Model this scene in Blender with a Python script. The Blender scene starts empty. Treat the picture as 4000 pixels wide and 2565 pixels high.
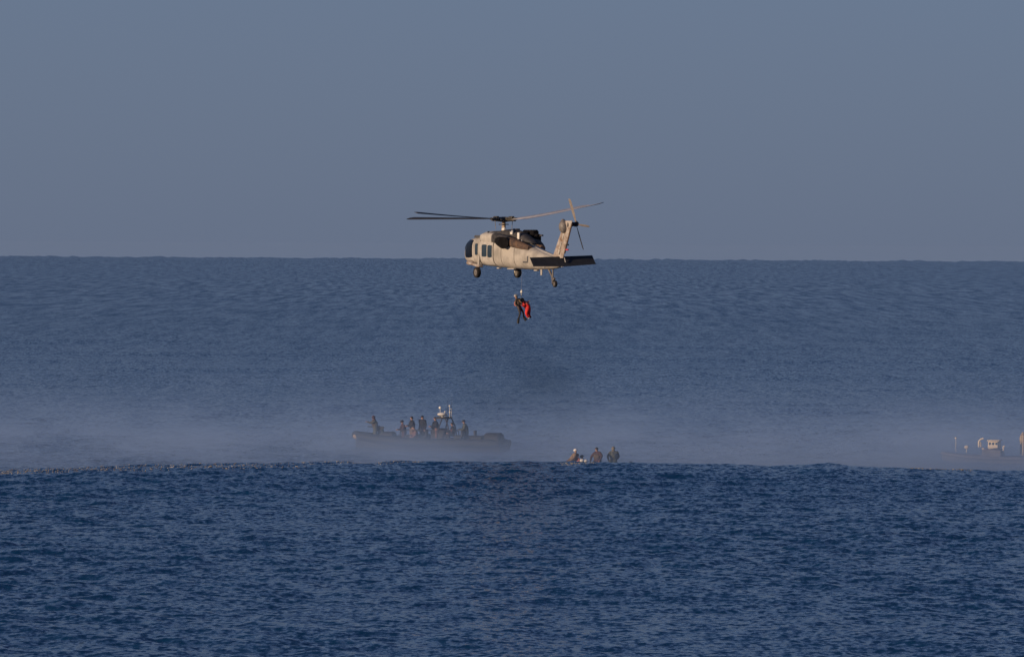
import bpy, bmesh, math, random
import numpy as np
from mathutils import Vector, Matrix, Euler, noise

random.seed(7)
RNG = np.random.RandomState(11)
S = bpy.context.scene
C = S.collection

# ------------------------------------------------------------------ camera
F = 24800.0            # focal length in photo pixels (4000 wide)
CAM_H = 14.0
ROLL = math.radians(-0.30)
LEVEL_Y = 963.0        # photo row of the true level line
cam_d = bpy.data.cameras.new('camera')
cam = bpy.data.objects.new('camera', cam_d)
C.objects.link(cam)
cam_d.sensor_fit = 'HORIZONTAL'
cam_d.sensor_width = 36.0
cam_d.lens = 36.0 * F / 4000.0
cam_d.clip_start = 1.0
cam_d.clip_end = 60000.0
PITCH = -math.atan((1282.5 - LEVEL_Y) / F)
CAM_M = Matrix.Translation((0, 0, CAM_H)) @ Matrix.Rotation(math.pi / 2 + PITCH, 4, 'X') @ Matrix.Rotation(-ROLL, 4, 'Z')
cam.matrix_world = CAM_M
S.camera = cam
R3 = CAM_M.to_3x3()


def at(px, py, d):
    """World point seen at photo pixel (px, py), at ground distance d."""
    v = R3 @ Vector((px - 2000.0, -(py - 1282.5), -F))
    return Vector((0, 0, CAM_H)) + v * (d / v.y)


# ------------------------------------------------------------------ light
SUN_EL = math.radians(9.0)
SUN_AZ = math.radians(236.0)      # clockwise from +Y
sun_vec = Vector((math.sin(SUN_AZ) * math.cos(SUN_EL), math.cos(SUN_AZ) * math.cos(SUN_EL), math.sin(SUN_EL)))
W = bpy.data.worlds.new('World')
S.world = W
W.use_nodes = True
nt = W.node_tree
bg = nt.nodes['Background']
sky = nt.nodes.new('ShaderNodeTexSky')
sky.sky_type = 'NISHITA'
sky.sun_disc = False
sky.sun_elevation = SUN_EL
sky.sun_rotation = SUN_AZ
sky.altitude = 0
sky.air_density = 1.0
sky.dust_density = 0.0
sky.ozone_density = 3.4
# the hazy sky keeps the colour of its lower air right down to the horizon
tcw = nt.nodes.new('ShaderNodeTexCoord')
lift = nt.nodes.new('ShaderNodeVectorMath')
lift.inputs[1].default_value = (0, 0, 0.06)
nrm = nt.nodes.new('ShaderNodeVectorMath')
nrm.operation = 'NORMALIZE'
nt.links.new(tcw.outputs['Generated'], lift.inputs[0])
nt.links.new(lift.outputs[0], nrm.inputs[0])
nt.links.new(nrm.outputs[0], sky.inputs[0])
tint = nt.nodes.new('ShaderNodeVectorMath')
tint.operation = 'MULTIPLY'
tint.inputs[1].default_value = (0.82, 0.755, 0.94)
nt.links.new(sky.outputs[0], tint.inputs[0])
# low bank of hazy air round the whole horizon
sepw = nt.nodes.new('ShaderNodeSeparateXYZ')
nt.links.new(tcw.outputs['Generated'], sepw.inputs[0])


def wmath(op, a, b=None):
    q = nt.nodes.new('ShaderNodeMath')
    q.operation = op
    for i_, s_ in enumerate((a, b)):
        if s_ is None:
            continue
        if isinstance(s_, (int, float)):
            q.inputs[i_].default_value = s_
        else:
            nt.links.new(s_, q.inputs[i_])
    return q.outputs[0]


bank = wmath('EXPONENT', wmath('MULTIPLY', wmath('MAXIMUM', sepw.outputs[2], 0.0), -1.0 / 0.20))
mixw = nt.nodes.new('ShaderNodeMix')
mixw.data_type = 'RGBA'
nt.links.new(bank, mixw.inputs['Factor'])
nt.links.new(tint.outputs[0], mixw.inputs['A'])
SKY_S = 0.115
mixw.inputs['B'].default_value = (0.130 / SKY_S, 0.165 / SKY_S, 0.242 / SKY_S, 1)
nt.links.new(mixw.outputs['Result'], bg.inputs[0])
bg.inputs[1].default_value = SKY_S
sd = bpy.data.lights.new('sun', 'SUN')
sd.energy = 4.2
sd.angle = math.radians(0.5)
sd.color = (1.0, 0.74, 0.50)
sun = bpy.data.objects.new('sun', sd)
C.objects.link(sun)
sun.rotation_euler = sun_vec.to_track_quat('Z', 'Y').to_euler()
sun.location = (0, 0, 50)
S.view_settings.view_transform = 'Standard'
S.view_settings.look = 'None'
S.view_settings.exposure = 0.0
S.view_settings.gamma = 1.0
S.view_settings.use_curve_mapping = False
S.render.engine = 'CYCLES'


# ------------------------------------------------------------------ materials
def mat(name, col, rough=0.6, metal=0.0, var=0.0, scale=3.0, spec=0.4, col2=None, bump=0.0, stretch=(1, 1, 1)):
    m = bpy.data.materials.new(name)
    m.use_nodes = True
    n = m.node_tree
    b = n.nodes['Principled BSDF']
    b.inputs['Roughness'].default_value = rough
    b.inputs['Metallic'].default_value = metal
    b.inputs['Specular IOR Level'].default_value = spec
    c1 = (*col, 1)
    if col2 is None:
        col2 = tuple(c * (1 - var) for c in col)
    tc = n.nodes.new('ShaderNodeTexCoord')
    mp = n.nodes.new('ShaderNodeMapping')
    mp.inputs['Scale'].default_value = stretch
    nz = n.nodes.new('ShaderNodeTexNoise')
    nz.inputs['Scale'].default_value = scale
    nz.inputs['Detail'].default_value = 6
    nz.inputs['Roughness'].default_value = 0.62
    rp = n.nodes.new('ShaderNodeValToRGB')
    rp.color_ramp.elements[0].position = 0.36
    rp.color_ramp.elements[0].color = (*col2, 1)
    rp.color_ramp.elements[1].position = 0.62
    rp.color_ramp.elements[1].color = c1
    n.links.new(tc.outputs['Object'], mp.inputs[0])
    n.links.new(mp.outputs[0], nz.inputs['Vector'])
    n.links.new(nz.outputs[0], rp.inputs[0])
    n.links.new(rp.outputs[0], b.inputs['Base Color'])
    if bump:
        bp = n.nodes.new('ShaderNodeBump')
        bp.inputs['Strength'].default_value = bump
        bp.inputs['Distance'].default_value = 0.02
        n.links.new(nz.outputs[0], bp.inputs['Height'])
        n.links.new(bp.outputs[0], b.inputs['Normal'])
    return m


M = {}
M['heli'] = mat('naval_grey_paint', (0.43, 0.395, 0.345), 0.6, var=0.34, scale=1.6, spec=0.25)
M['heli2'] = mat('pale_grey_paint', (0.49, 0.455, 0.405), 0.6, var=0.26, scale=2.5, spec=0.25)
M['soot'] = mat('soot_stained_cowling', (0.075, 0.072, 0.075), 0.8, var=0.5, scale=3.0, spec=0.15)
M['black'] = mat('matt_black_paint', (0.034, 0.036, 0.042), 0.75, var=0.3, scale=4, spec=0.2)
M['duct'] = mat('sooty_exhaust_metal', (0.012, 0.011, 0.012), 0.9, var=0.4, scale=5, spec=0.1)
M['rust'] = mat('heat_stained_brown', (0.16, 0.10, 0.065), 0.8, scale=2.5, col2=(0.05, 0.04, 0.04), spec=0.2)
M['glass'] = mat('tinted_glass', (0.03, 0.045, 0.055), 0.12, var=0.2, scale=2, spec=0.6)
M['dglass'] = mat('dark_cockpit_glass', (0.008, 0.009, 0.012), 0.25, var=0.2, scale=2, spec=0.2)
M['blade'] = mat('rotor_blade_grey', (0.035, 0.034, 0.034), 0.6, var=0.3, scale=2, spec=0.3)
M['blade_lit'] = mat('sunlit_blade_grey', (0.55, 0.52, 0.50), 0.6, var=0.25, scale=3, spec=0.3)  # paler copy of the blade grey, sunlight put into its colour
M['hub'] = mat('greasy_hub_metal', (0.10, 0.085, 0.06), 0.5, scale=9, col2=(0.02, 0.02, 0.022), spec=0.4)
M['mast'] = mat('bronze_mast_metal', (0.55, 0.40, 0.26), 0.45, var=0.3, scale=5)
M['rubber'] = mat('tyre_rubber', (0.035, 0.032, 0.03), 0.85, var=0.4, scale=6, spec=0.2)
M['metal'] = mat('dull_strut_metal', (0.20, 0.18, 0.165), 0.5, var=0.4, scale=6)
M['stain'] = mat('brown_stained_paint', (0.44, 0.40, 0.36), 0.65, scale=2.2, col2=(0.20, 0.13, 0.09), spec=0.2)
M['mark'] = mat('faded_dark_lettering', (0.09, 0.09, 0.095), 0.7, var=0.2)
M['line'] = mat('panel_gap_dark', (0.10, 0.085, 0.075), 0.8, var=0.3)
M['redlamp'] = mat('red_lamp_lens', (0.55, 0.05, 0.05), 0.2)
M['white'] = mat('white_gelcoat', (0.78, 0.74, 0.66), 0.4, var=0.12, scale=3)
M['skin'] = mat('skin', (0.46, 0.25, 0.17), 0.55, var=0.15, scale=20)
M['wet'] = mat('dark_wetsuit', (0.045, 0.04, 0.042), 0.55, var=0.4, scale=8)
M['olive'] = mat('olive_brown_fabric', (0.115, 0.08, 0.055), 0.85, scale=9, col2=(0.05, 0.042, 0.035))
M['tan'] = mat('tan_fabric', (0.27, 0.18, 0.115), 0.85, var=0.4, scale=9)
M['camo'] = mat('camouflage_fabric', (0.27, 0.22, 0.14), 0.9, scale=14, col2=(0.07, 0.065, 0.045))
M['green'] = mat('grey_green_fabric', (0.11, 0.115, 0.085), 0.9, scale=10, col2=(0.05, 0.055, 0.05))
M['navy'] = mat('dark_navy_fabric', (0.018, 0.018, 0.024), 0.85, var=0.4, scale=8)
M['maroon'] = mat('dull_maroon_fabric', (0.075, 0.034, 0.034), 0.85, var=0.5, scale=8)
M['red'] = mat('bright_red_suit', (0.78, 0.035, 0.022), 0.6, scale=5, col2=(0.60, 0.02, 0.02))
M['pinkred'] = mat('salmon_red_fabric', (0.50, 0.16, 0.13), 0.8, var=0.3, scale=9)
M['boot'] = mat('black_boot', (0.012, 0.012, 0.014), 0.6, var=0.2)
M['hair'] = mat('dark_hair', (0.03, 0.02, 0.015), 0.7, var=0.3, scale=30)
M['tube'] = mat('dark_grey_inflatable', (0.020, 0.018, 0.018), 0.7, var=0.4, scale=2)
M['hull'] = mat('slate_hull_paint', (0.022, 0.018, 0.019), 0.6, var=0.35, scale=1.5)
M['deck'] = mat('dark_deck', (0.05, 0.05, 0.052), 0.85, var=0.3, scale=4)
M['fender'] = mat('tan_bow_fender', (0.46, 0.34, 0.19), 0.7, var=0.3, scale=5)
M['orange'] = mat('orange_brown_paint', (0.42, 0.17, 0.08), 0.6, var=0.3, scale=3)
M['cream'] = mat('cream_cabin_paint', (0.85, 0.70, 0.48), 0.45, var=0.15, scale=3)
M['hull2'] = mat('mist_toned_hull_paint', (0.17, 0.15, 0.16), 0.6, var=0.3, scale=2)  # mist over the boat put into the hull colour
M['fleck'] = mat('foam_and_glint_flecks', (0.55, 0.52, 0.48), 0.8, var=0.5, scale=6)  # pale flecks also paint sun glints on the crest
M['grey_helmet'] = mat('pale_grey_helmet', (0.42, 0.38, 0.35), 0.4, var=0.4, scale=9)
M['tail_blade'] = mat('tail_blade_brown_grey', (0.27, 0.235, 0.21), 0.6, var=0.3, scale=5)
M['pinkbrown'] = mat('salmon_brown_fabric', (0.24, 0.12, 0.09), 0.85, var=0.5, scale=8)
M['dull_fleck'] = mat('dull_foam_and_glint', (0.24, 0.235, 0.23), 0.7, var=0.5, scale=6)  # also paints the dull sunlit line along the crest
M['gun'] = mat('dark_gunmetal', (0.03, 0.03, 0.03), 0.45, metal=0.4, var=0.2)


def sea_material():
    m = bpy.data.materials.new('sea_water')
    m.use_nodes = True
    n = m.node_tree
    L = n.links
    b = n.nodes['Principled BSDF']
    b.inputs['IOR'].default_value = 1.333
    b.inputs['Roughness'].default_value = 0.11
    b.inputs['Base Color'].default_value = (0.004, 0.036, 0.098, 1)
    g = n.nodes.new('ShaderNodeNewGeometry')

    def slope(scale3, scl, amp, detail=3):
        mp = n.nodes.new('ShaderNodeMapping')
        mp.inputs['Scale'].default_value = scale3
        L.new(g.outputs['Position'], mp.inputs[0])
        nz = n.nodes.new('ShaderNodeTexNoise')
        nz.inputs['Scale'].default_value = scl
        nz.inputs['Detail'].default_value = detail
        nz.inputs['Roughness'].default_value = 0.6
        L.new(mp.outputs[0], nz.inputs['Vector'])
        s = n.nodes.new('ShaderNodeVectorMath')
        s.operation = 'SUBTRACT'
        L.new(nz.outputs['Color'], s.inputs[0])
        s.inputs[1].default_value = (0.5, 0.5, 0.5)
        k = n.nodes.new('ShaderNodeVectorMath')
        k.operation = 'MULTIPLY'
        k.inputs[1].default_value = (amp * 0.6, amp, 0)
        L.new(s.outputs[0], k.inputs[0])
        return k.outputs[0]
    a = slope((0.62, 0.42, 1.0), 5.4, 1.55, 5)
    c = slope((1.0, 0.2, 1.0), 1.2, 0.38, 4)
    add = n.nodes.new('ShaderNodeVectorMath')
    L.new(a, add.inputs[0])
    L.new(c, add.inputs[1])
    # wavelets too small for the far mesh: steeper there, lee faces towards the land
    ln = n.nodes.new('ShaderNodeVectorMath')
    ln.operation = 'LENGTH'
    L.new(g.outputs['Position'], ln.inputs[0])
    mr = n.nodes.new('ShaderNodeMapRange')
    mr.inputs[1].default_value = 420
    mr.inputs[2].default_value = 1100
    mr.inputs[3].default_value = 1.0
    mr.inputs[4].default_value = 1.5
    L.new(ln.outputs['Value'], mr.inputs[0])
    # broad gust patches, only resolvable far out
    far_ = n.nodes.new('ShaderNodeMapRange')
    far_.inputs[1].default_value = 500
    far_.inputs[2].default_value = 2200
    far_.inputs[3].default_value = 0.0
    far_.inputs[4].default_value = 1.0
    L.new(ln.outputs['Value'], far_.inputs[0])
    e_ = slope((1.0, 0.035, 1.0), 0.48, 0.70, 5)
    es_ = n.nodes.new('ShaderNodeVectorMath')
    es_.operation = 'SCALE'
    L.new(e_, es_.inputs[0])
    L.new(far_.outputs[0], es_.inputs['Scale'])
    add3 = n.nodes.new('ShaderNodeVectorMath')
    L.new(add.outputs[0], add3.inputs[0])
    L.new(es_.outputs[0], add3.inputs[1])
    bias = n.nodes.new('ShaderNodeVectorMath')
    bias.inputs[1].default_value = (0, -0.07, 0)
    L.new(add3.outputs[0], bias.inputs[0])
    scl_ = n.nodes.new('ShaderNodeVectorMath')
    scl_.operation = 'SCALE'
    L.new(bias.outputs[0], scl_.inputs[0])
    L.new(mr.outputs[0], scl_.inputs['Scale'])
    add2 = n.nodes.new('ShaderNodeVectorMath')
    L.new(scl_.outputs[0], add2.inputs[0])
    L.new(g.outputs['Normal'], add2.inputs[1])
    nn = n.nodes.new('ShaderNodeVectorMath')
    nn.operation = 'NORMALIZE'
    L.new(add2.outputs[0], nn.inputs[0])
    L.new(nn.outputs[0], b.inputs['Normal'])
    return m


M['sea'] = sea_material()


# ------------------------------------------------------------------ tagging and mesh helpers
def tag(o, label=None, cat=None, group=None, kind=None):
    if label:
        o['label'] = label
    if cat:
        o['category'] = cat
    if group:
        o['group'] = group
    if kind:
        o['kind'] = kind
    return o


def empty(name, loc, rz=0.0, label=None, cat=None, group=None):
    o = bpy.data.objects.new(name, None)
    C.objects.link(o)
    o.location = loc
    o.rotation_euler = (0, 0, rz)
    return tag(o, label, cat, group)


class MB:
    """Collects shapes in one mesh."""

    def __init__(self):
        self.v, self.f, self.m = [], [], []

    def add(self, verts, faces, mi=0):
        k = len(self.v)
        self.v += [tuple(p) for p in verts]
        self.f += [tuple(i + k for i in f) for f in faces]
        self.m += [mi] * len(faces)
        return self

    def box(self, c, s, mi=0, rot=None, taper=1.0, bev=0.12):
        """Bevelled box: 24-vertex chamfered solid."""
        hx, hy, hz = s[0] / 2, s[1] / 2, s[2] / 2
        b = min(hx, hy, hz) * bev * 2
        bm = bmesh.new()
        bmesh.ops.create_cube(bm, size=1.0)
        for q in bm.verts:
            t = taper if q.co.z > 0 else 1.0
            q.co = Vector((q.co.x * 2 * hx * t, q.co.y * 2 * hy * t, q.co.z * 2 * hz))
        if b > 0:
            bmesh.ops.bevel(bm, geom=list(bm.edges), offset=b, segments=1, affect='EDGES')
        if rot is not None:
            bm.transform(rot.to_4x4())
        bm.verts.index_update()
        self.add([q.co + Vector(c) for q in bm.verts], [[q.index for q in f.verts] for f in bm.faces], mi)
        bm.free()
        return self

    def tube(self, pts, rad, n=8, mi=0, cap=True, flat=1.0):
        """Tube along points; rad may be a list. flat squeezes the section vertically."""
        pts = [Vector(p) for p in pts]
        if not isinstance(rad, (list, tuple)):
            rad = [rad] * len(pts)
        rings = []
        prev = None
        for i, p in enumerate(pts):
            a = pts[max(i - 1, 0)]
            b = pts[min(i + 1, len(pts) - 1)]
            t = (b - a).normalized()
            ref = Vector((0, 0, 1)) if abs(t.z) < 0.9 else Vector((1, 0, 0))
            u = ref.cross(t).normalized() if prev is None else (prev - t * prev.dot(t)).normalized()
            prev = u
            w = t.cross(u)
            rings.append([p + (u * math.cos(2 * math.pi * k / n) + w * flat * math.sin(2 * math.pi * k / n)) * rad[i] for k in range(n)])
        vs = [q for r in rings for q in r]
        fs = []
        for i in range(len(rings) - 1):
            for k in range(n):
                fs.append((i * n + k, i * n + (k + 1) % n, (i + 1) * n + (k + 1) % n, (i + 1) * n + k))
        if cap:
            fs.append(tuple(range(n))[::-1])
            fs.append(tuple((len(rings) - 1) * n + k for k in range(n)))
        return self.add(vs, fs, mi)

    def rings(self, rings, mi=0, cap=True):
        n = len(rings[0])
        vs = [q for r in rings for q in r]
        fs = []
        for i in range(len(rings) - 1):
            for k in range(n):
                fs.append((i * n + k, i * n + (k + 1) % n, (i + 1) * n + (k + 1) % n, (i + 1) * n + k))
        if cap:
            fs.append(tuple(range(n))[::-1])
            fs.append(tuple((len(rings) - 1) * n + k for k in range(n)))
        return self.add(vs, fs, mi)

    def ball(self, c, r, n=12, mi=0, rot=None):
        if not isinstance(r, (list, tuple)):
            r = (r, r, r)
        m = n // 2
        rg = []
        for i in range(m + 1):
            th = math.pi * (i + 0.02) / (m + 0.04)
            ring = []
            for k in range(n):
                ph = 2 * math.pi * k / n
                p = Vector((r[0] * math.sin(th) * math.cos(ph), r[1] * math.sin(th) * math.sin(ph), r[2] * math.cos(th)))
                if rot is not None:
                    p = rot @ p
                ring.append(p + Vector(c))
            rg.append(ring)
        return self.rings(rg, mi)

    def build(self, name, mats, parent=None, loc=(0, 0, 0), smooth=True, label=None):
        me = bpy.data.meshes.new(name)
        me.from_pydata(self.v, [], self.f)
        if not isinstance(mats, (list, tuple)):
            mats = [mats]
        for q in mats:
            me.materials.append(q)
        me.polygons.foreach_set('material_index', self.m)
        bm = bmesh.new()
        bm.from_mesh(me)
        bmesh.ops.recalc_face_normals(bm, faces=bm.faces)
        bm.to_mesh(me)
        bm.free()
        if smooth:
            me.polygons.foreach_set('use_smooth', [True] * len(me.polygons))
            me.set_sharp_from_angle(angle=math.radians(38))
        me.update()
        o = bpy.data.objects.new(name, me)
        C.objects.link(o)
        o.parent = parent
        o.location = loc
        if label:
            o['label'] = label
        return o


# ------------------------------------------------------------------ sea
def smooth01(t):
    t = np.clip(t, 0, 1)
    return t * t * (3 - 2 * t)


RIDGE_D = 372.0
ridge_px = np.array([-900, -300, 0, 250, 500, 1000, 1500, 2000, 2200, 2500, 3000, 3120, 3240, 3340, 3500, 4000, 4400, 5000.])
ridge_py = np.array([1850, 1842, 1834, 1823, 1815, 1806, 1802, 1800, 1804, 1805, 1813, 1811, 1803, 1811, 1821, 1833, 1840, 1850.])
rx, rz = [], []
for a_, b_ in zip(ridge_px, ridge_py):
    p_ = at(a_, b_, RIDGE_D)
    rx.append(p_.x / RIDGE_D)
    rz.append(p_.z)
rx, rz = np.array(rx), np.array(rz)

waves = []
NW = 96
for i in range(NW):
    lam = 0.75 * (7.0 / 0.75) ** ((i + RNG.rand()) / NW)
    th = RNG.normal(0, 0.85) + 0.25
    waves.append((lam, th, 0.0040 * lam * min(1.0, 2.0 / lam) ** 0.55, RNG.rand() * 6.283))
swells = []
for i in range(14):
    lam = 18 * (90 / 18.) ** ((i + RNG.rand()) / 14)
    swells.append((lam, RNG.normal(0.3, 0.8), 0.018 + 0.0003 * lam, RNG.rand() * 6.283))
farw = []
for i in range(10):
    lam = 110 * (420 / 110.) ** (i / 10.)
    farw.append((lam, RNG.normal(1.1, 0.5), 0.16, RNG.rand() * 6.283))


rag = []
for i in range(10):
    rag.append((30 * (220 / 30.) ** (i / 9.), RNG.normal(1.5, 0.25), 0.60, RNG.rand() * 6.283))


def sea_height(x, y, step):
    """x, y arrays of world metres; step = local mesh row spacing."""
    d = np.sqrt(x * x + y * y)
    z = -d * d / (2 * 6371000.0)
    gust = 0.85 + 0.30 * np.sin(x * 0.11 + 1.3 * np.sin(y * 0.031)) * np.sin(y * 0.043 + 0.7 + 1.1 * np.sin(x * 0.05))
    h = np.zeros_like(x)
    for lam, th, a, ph in waves:
        k = 2 * math.pi / lam
        fade = smooth01((lam / step - 2.2) / 2.5)
        p = k * (x * math.sin(th) + y * math.cos(th)) + ph + 0.5 * np.sin(k * 0.21 * x + ph * 3) + 0.5 * np.sin(k * 0.13 * y + ph * 5)
        h += a * fade * (np.sin(p) + 0.22 * np.cos(2 * p))
    h *= gust
    for lam, th, a, ph in swells:
        k = 2 * math.pi / lam
        fade = smooth01((lam / step - 2.2) / 2.5) * (1.0 - 0.75 * np.exp(-((d - 395) / 110) ** 2))
        h += a * fade * np.sin(k * (x * math.sin(th) + y * math.cos(th)) + ph + 0.6 * np.sin(k * 0.17 * x + ph))
    far = smooth01((d - 2500) / 5000)
    for lam, th, a, ph in farw:
        k = 2 * math.pi / lam
        h += a * far * np.sin(k * (x * math.sin(th) + y * math.cos(th)) + ph)
    vfar = smooth01((d - 9500) / 2500)
    for lam, th, a, ph in rag:
        k = 2 * math.pi / lam
        h += a * vfar * np.sin(k * (x * math.sin(th) + y * math.cos(th)) + ph)
    # the long swell that stands between the camera and the boats
    ang = x / np.maximum(y, 1.0)
    rh = np.interp(ang, rx, rz) - 0.06
    front = np.exp(-((d - RIDGE_D) / 16.0) ** 2)
    back = np.exp(-((d - RIDGE_D) / 7.0) ** 2)
    prof = np.where(d < RIDGE_D, front, back)
    side = np.where(y > 0, smooth01((0.16 - np.abs(ang)) / 0.05), 0)
    z = z + h * (1 - 0.35 * prof * side) + rh * prof * side
    # trough behind
    z -= 0.25 * np.exp(-((d - 388) / 7.0) ** 2) * side
    # calm choppy patch pressed down by the rotor downwash
    return z


def build_sea():
    dense = np.arange(-0.090, 0.0901, 0.00022)
    outer = 0.093 * (math.pi / 0.093) ** (np.arange(1, 31) / 30.0)
    cols = np.concatenate([-outer[::-1], dense, outer])
    rows = [2, 20, 60, 110, 150, 175, 188]
    d = 190.0
    while d < 470:
        rows.append(d)
        d += 0.32
    while d < 15500:
        rows.append(d)
        d += 0.32 + 0.0150 * (d - 470)
    rows = np.array(rows)
    step = np.gradient(rows)
    A, D = np.meshgrid(cols, rows)
    _, ST = np.meshgrid(cols, step)
    X = D * np.sin(A)
    Y = D * np.cos(A)
    colstep = np.gradient(cols)
    CS = np.meshgrid(colstep, rows)[0] * D
    Z = sea_height(X, Y, np.maximum(ST, CS))
    nr, nc = X.shape
    co = np.stack([X, Y, Z], -1).reshape(-1, 3).astype(np.float32)
    i = np.arange(nr - 1)[:, None] * nc + np.arange(nc - 1)[None, :]
    q = np.stack([i, i + 1, i + nc + 1, i + nc], -1).reshape(-1, 4)
    me = bpy.data.meshes.new('sea')
    me.vertices.add(len(co))
    me.vertices.foreach_set('co', co.ravel())
    me.loops.add(q.size)
    me.loops.foreach_set('vertex_index', q.ravel().astype(np.int32))
    me.polygons.add(len(q))
    me.polygons.foreach_set('loop_start', (np.arange(len(q)) * 4).astype(np.int32))
    me.polygons.foreach_set('loop_total', np.full(len(q), 4, np.int32))
    me.polygons.foreach_set('use_smooth', np.ones(len(q), bool))
    me.update()
    me.validate()
    me.materials.append(M['sea'])
    o = bpy.data.objects.new('sea', me)
    C.objects.link(o)
    tag(o, kind='structure')
    return o


build_sea()


def sea_at(x, y):
    return float(sea_height(np.array([float(x)]), np.array([float(y)]), np.array([0.4]))[0])


# ------------------------------------------------------------------ air: haze and spray
def closed_box(name, lo, hi, m):
    mb = MB()
    v = [(x, y, z) for x in (lo[0], hi[0]) for y in (lo[1], hi[1]) for z in (lo[2], hi[2])]
    mb.add(v, [(0, 1, 3, 2), (4, 6, 7, 5), (0, 4, 5, 1), (2, 3, 7, 6), (0, 2, 6, 4), (1, 5, 7, 3)])
    return mb.build(name, m, smooth=False)


hm = bpy.data.materials.new('thin_sea_haze')
hm.use_nodes = True
n_ = hm.node_tree
n_.nodes.remove(n_.nodes['Principled BSDF'])
pv = n_.nodes.new('ShaderNodeVolumePrincipled')
pv.inputs['Color'].default_value = (0.62, 0.76, 1.0, 1)
pv.inputs['Density'].default_value = 0.000003
n_.links.new(pv.outputs[0], n_.nodes['Material Output'].inputs['Volume'])
tag(closed_box('haze', (-16500, -16500, -22), (16500, 16500, 19.0), hm), kind='stuff')


def mist_material(name, dens, base_h, ctr=None, rad=None, nscale=0.05, thr=(0.38, 0.68)):
    m = bpy.data.materials.new(name)
    m.use_nodes = True
    n = m.node_tree
    L = n.links
    n.nodes.remove(n.nodes['Principled BSDF'])
    v = n.nodes.new('ShaderNodeVolumePrincipled')
    v.inputs['Color'].default_value = (0.44, 0.64, 1.0, 1)
    g = n.nodes.new('ShaderNodeNewGeometry')
    sp = n.nodes.new('ShaderNodeSeparateXYZ')
    L.new(g.outputs['Position'], sp.inputs[0])

    def mth(op, a, b=None, clamp=False):
        q = n.nodes.new('ShaderNodeMath')
        q.operation = op
        q.use_clamp = clamp
        for i, s in enumerate((a, b)):
            if s is None:
                continue
            if isinstance(s, (int, float)):
                q.inputs[i].default_value = s
            else:
                L.new(s, q.inputs[i])
        return q.outputs[0]
    zz = mth('MAXIMUM', sp.outputs[2], 0.0)
    e = mth('EXPONENT', mth('MULTIPLY', zz, -1.0 / base_h))
    mp = n.nodes.new('ShaderNodeMapping')
    mp.inputs['Scale'].default_value = (1, 0.5, 2.2)
    L.new(g.outputs['Position'], mp.inputs[0])
    nz = n.nodes.new('ShaderNodeTexNoise')
    nz.inputs['Scale'].default_value = nscale
    nz.inputs['Detail'].default_value = 2
    L.new(mp.outputs[0], nz.inputs['Vector'])
    mr = n.nodes.new('ShaderNodeMapRange')
    mr.inputs[1].default_value = thr[0]
    mr.inputs[2].default_value = thr[1]
    mr.inputs[3].default_value = 0.10
    mr.inputs[4].default_value = 1.0
    L.new(nz.outputs[0], mr.inputs[0])
    dd = mth('MULTIPLY', mth('MULTIPLY', e, mr.outputs[0]), dens)
    if ctr is not None:
        r = None
        for i in range(3):
            u = mth('DIVIDE', mth('SUBTRACT', sp.outputs[i], ctr[i]), rad[i])
            u = mth('MULTIPLY', u, u)
            r = u if r is None else mth('ADD', r, u)
        fall = mth('SUBTRACT', 1.0, r, clamp=True)
        dd = mth('MULTIPLY', dd, fall)
    L.new(dd, v.inputs['Density'])
    L.new(v.outputs[0], n.nodes['Material Output'].inputs['Volume'])
    return m


tag(closed_box('sea_spray_mist', (-60, 379, -2.5), (60, 470, 9.0),
               mist_material('low_spray_mist', 0.080, 1.3, nscale=0.11)), kind='stuff')
mc = at(3900, 1790, 396)
tag(closed_box('sea_spray_mist', (mc.x - 24, 379.5, -2.4), (mc.x + 24, 412.5, 5.0),
               mist_material('drifting_spray', 0.40, 1.7, (mc.x, 396, 0), (24, 16.5, 5))), kind='stuff')


rc_ = at(1690, 1760, 426)
tag(closed_box('sea_spray_mist', (rc_.x - 14, 418.6, -1.6), (rc_.x + 14, 432.4, 2.8),
               mist_material('boat_spray', 0.13, 1.3, (rc_.x, 425.5, 0), (14, 6.9, 2.8), nscale=0.2)), kind='stuff')
ec = at(2080, 1430, 412)
em = mist_material('thin_exhaust_haze', 0.050, 40.0, (ec.x, 412, ec.z), (6.2, 10, 6.0), nscale=0.25)
em.node_tree.nodes['Principled Volume'].inputs['Color'].default_value = (0.05, 0.11, 0.22, 1)
tag(closed_box('exhaust_haze', (ec.x - 6.3, 401.5, ec.z - 6.1), (ec.x + 6.3, 422.5, ec.z + 6.1), em), kind='stuff')


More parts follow.
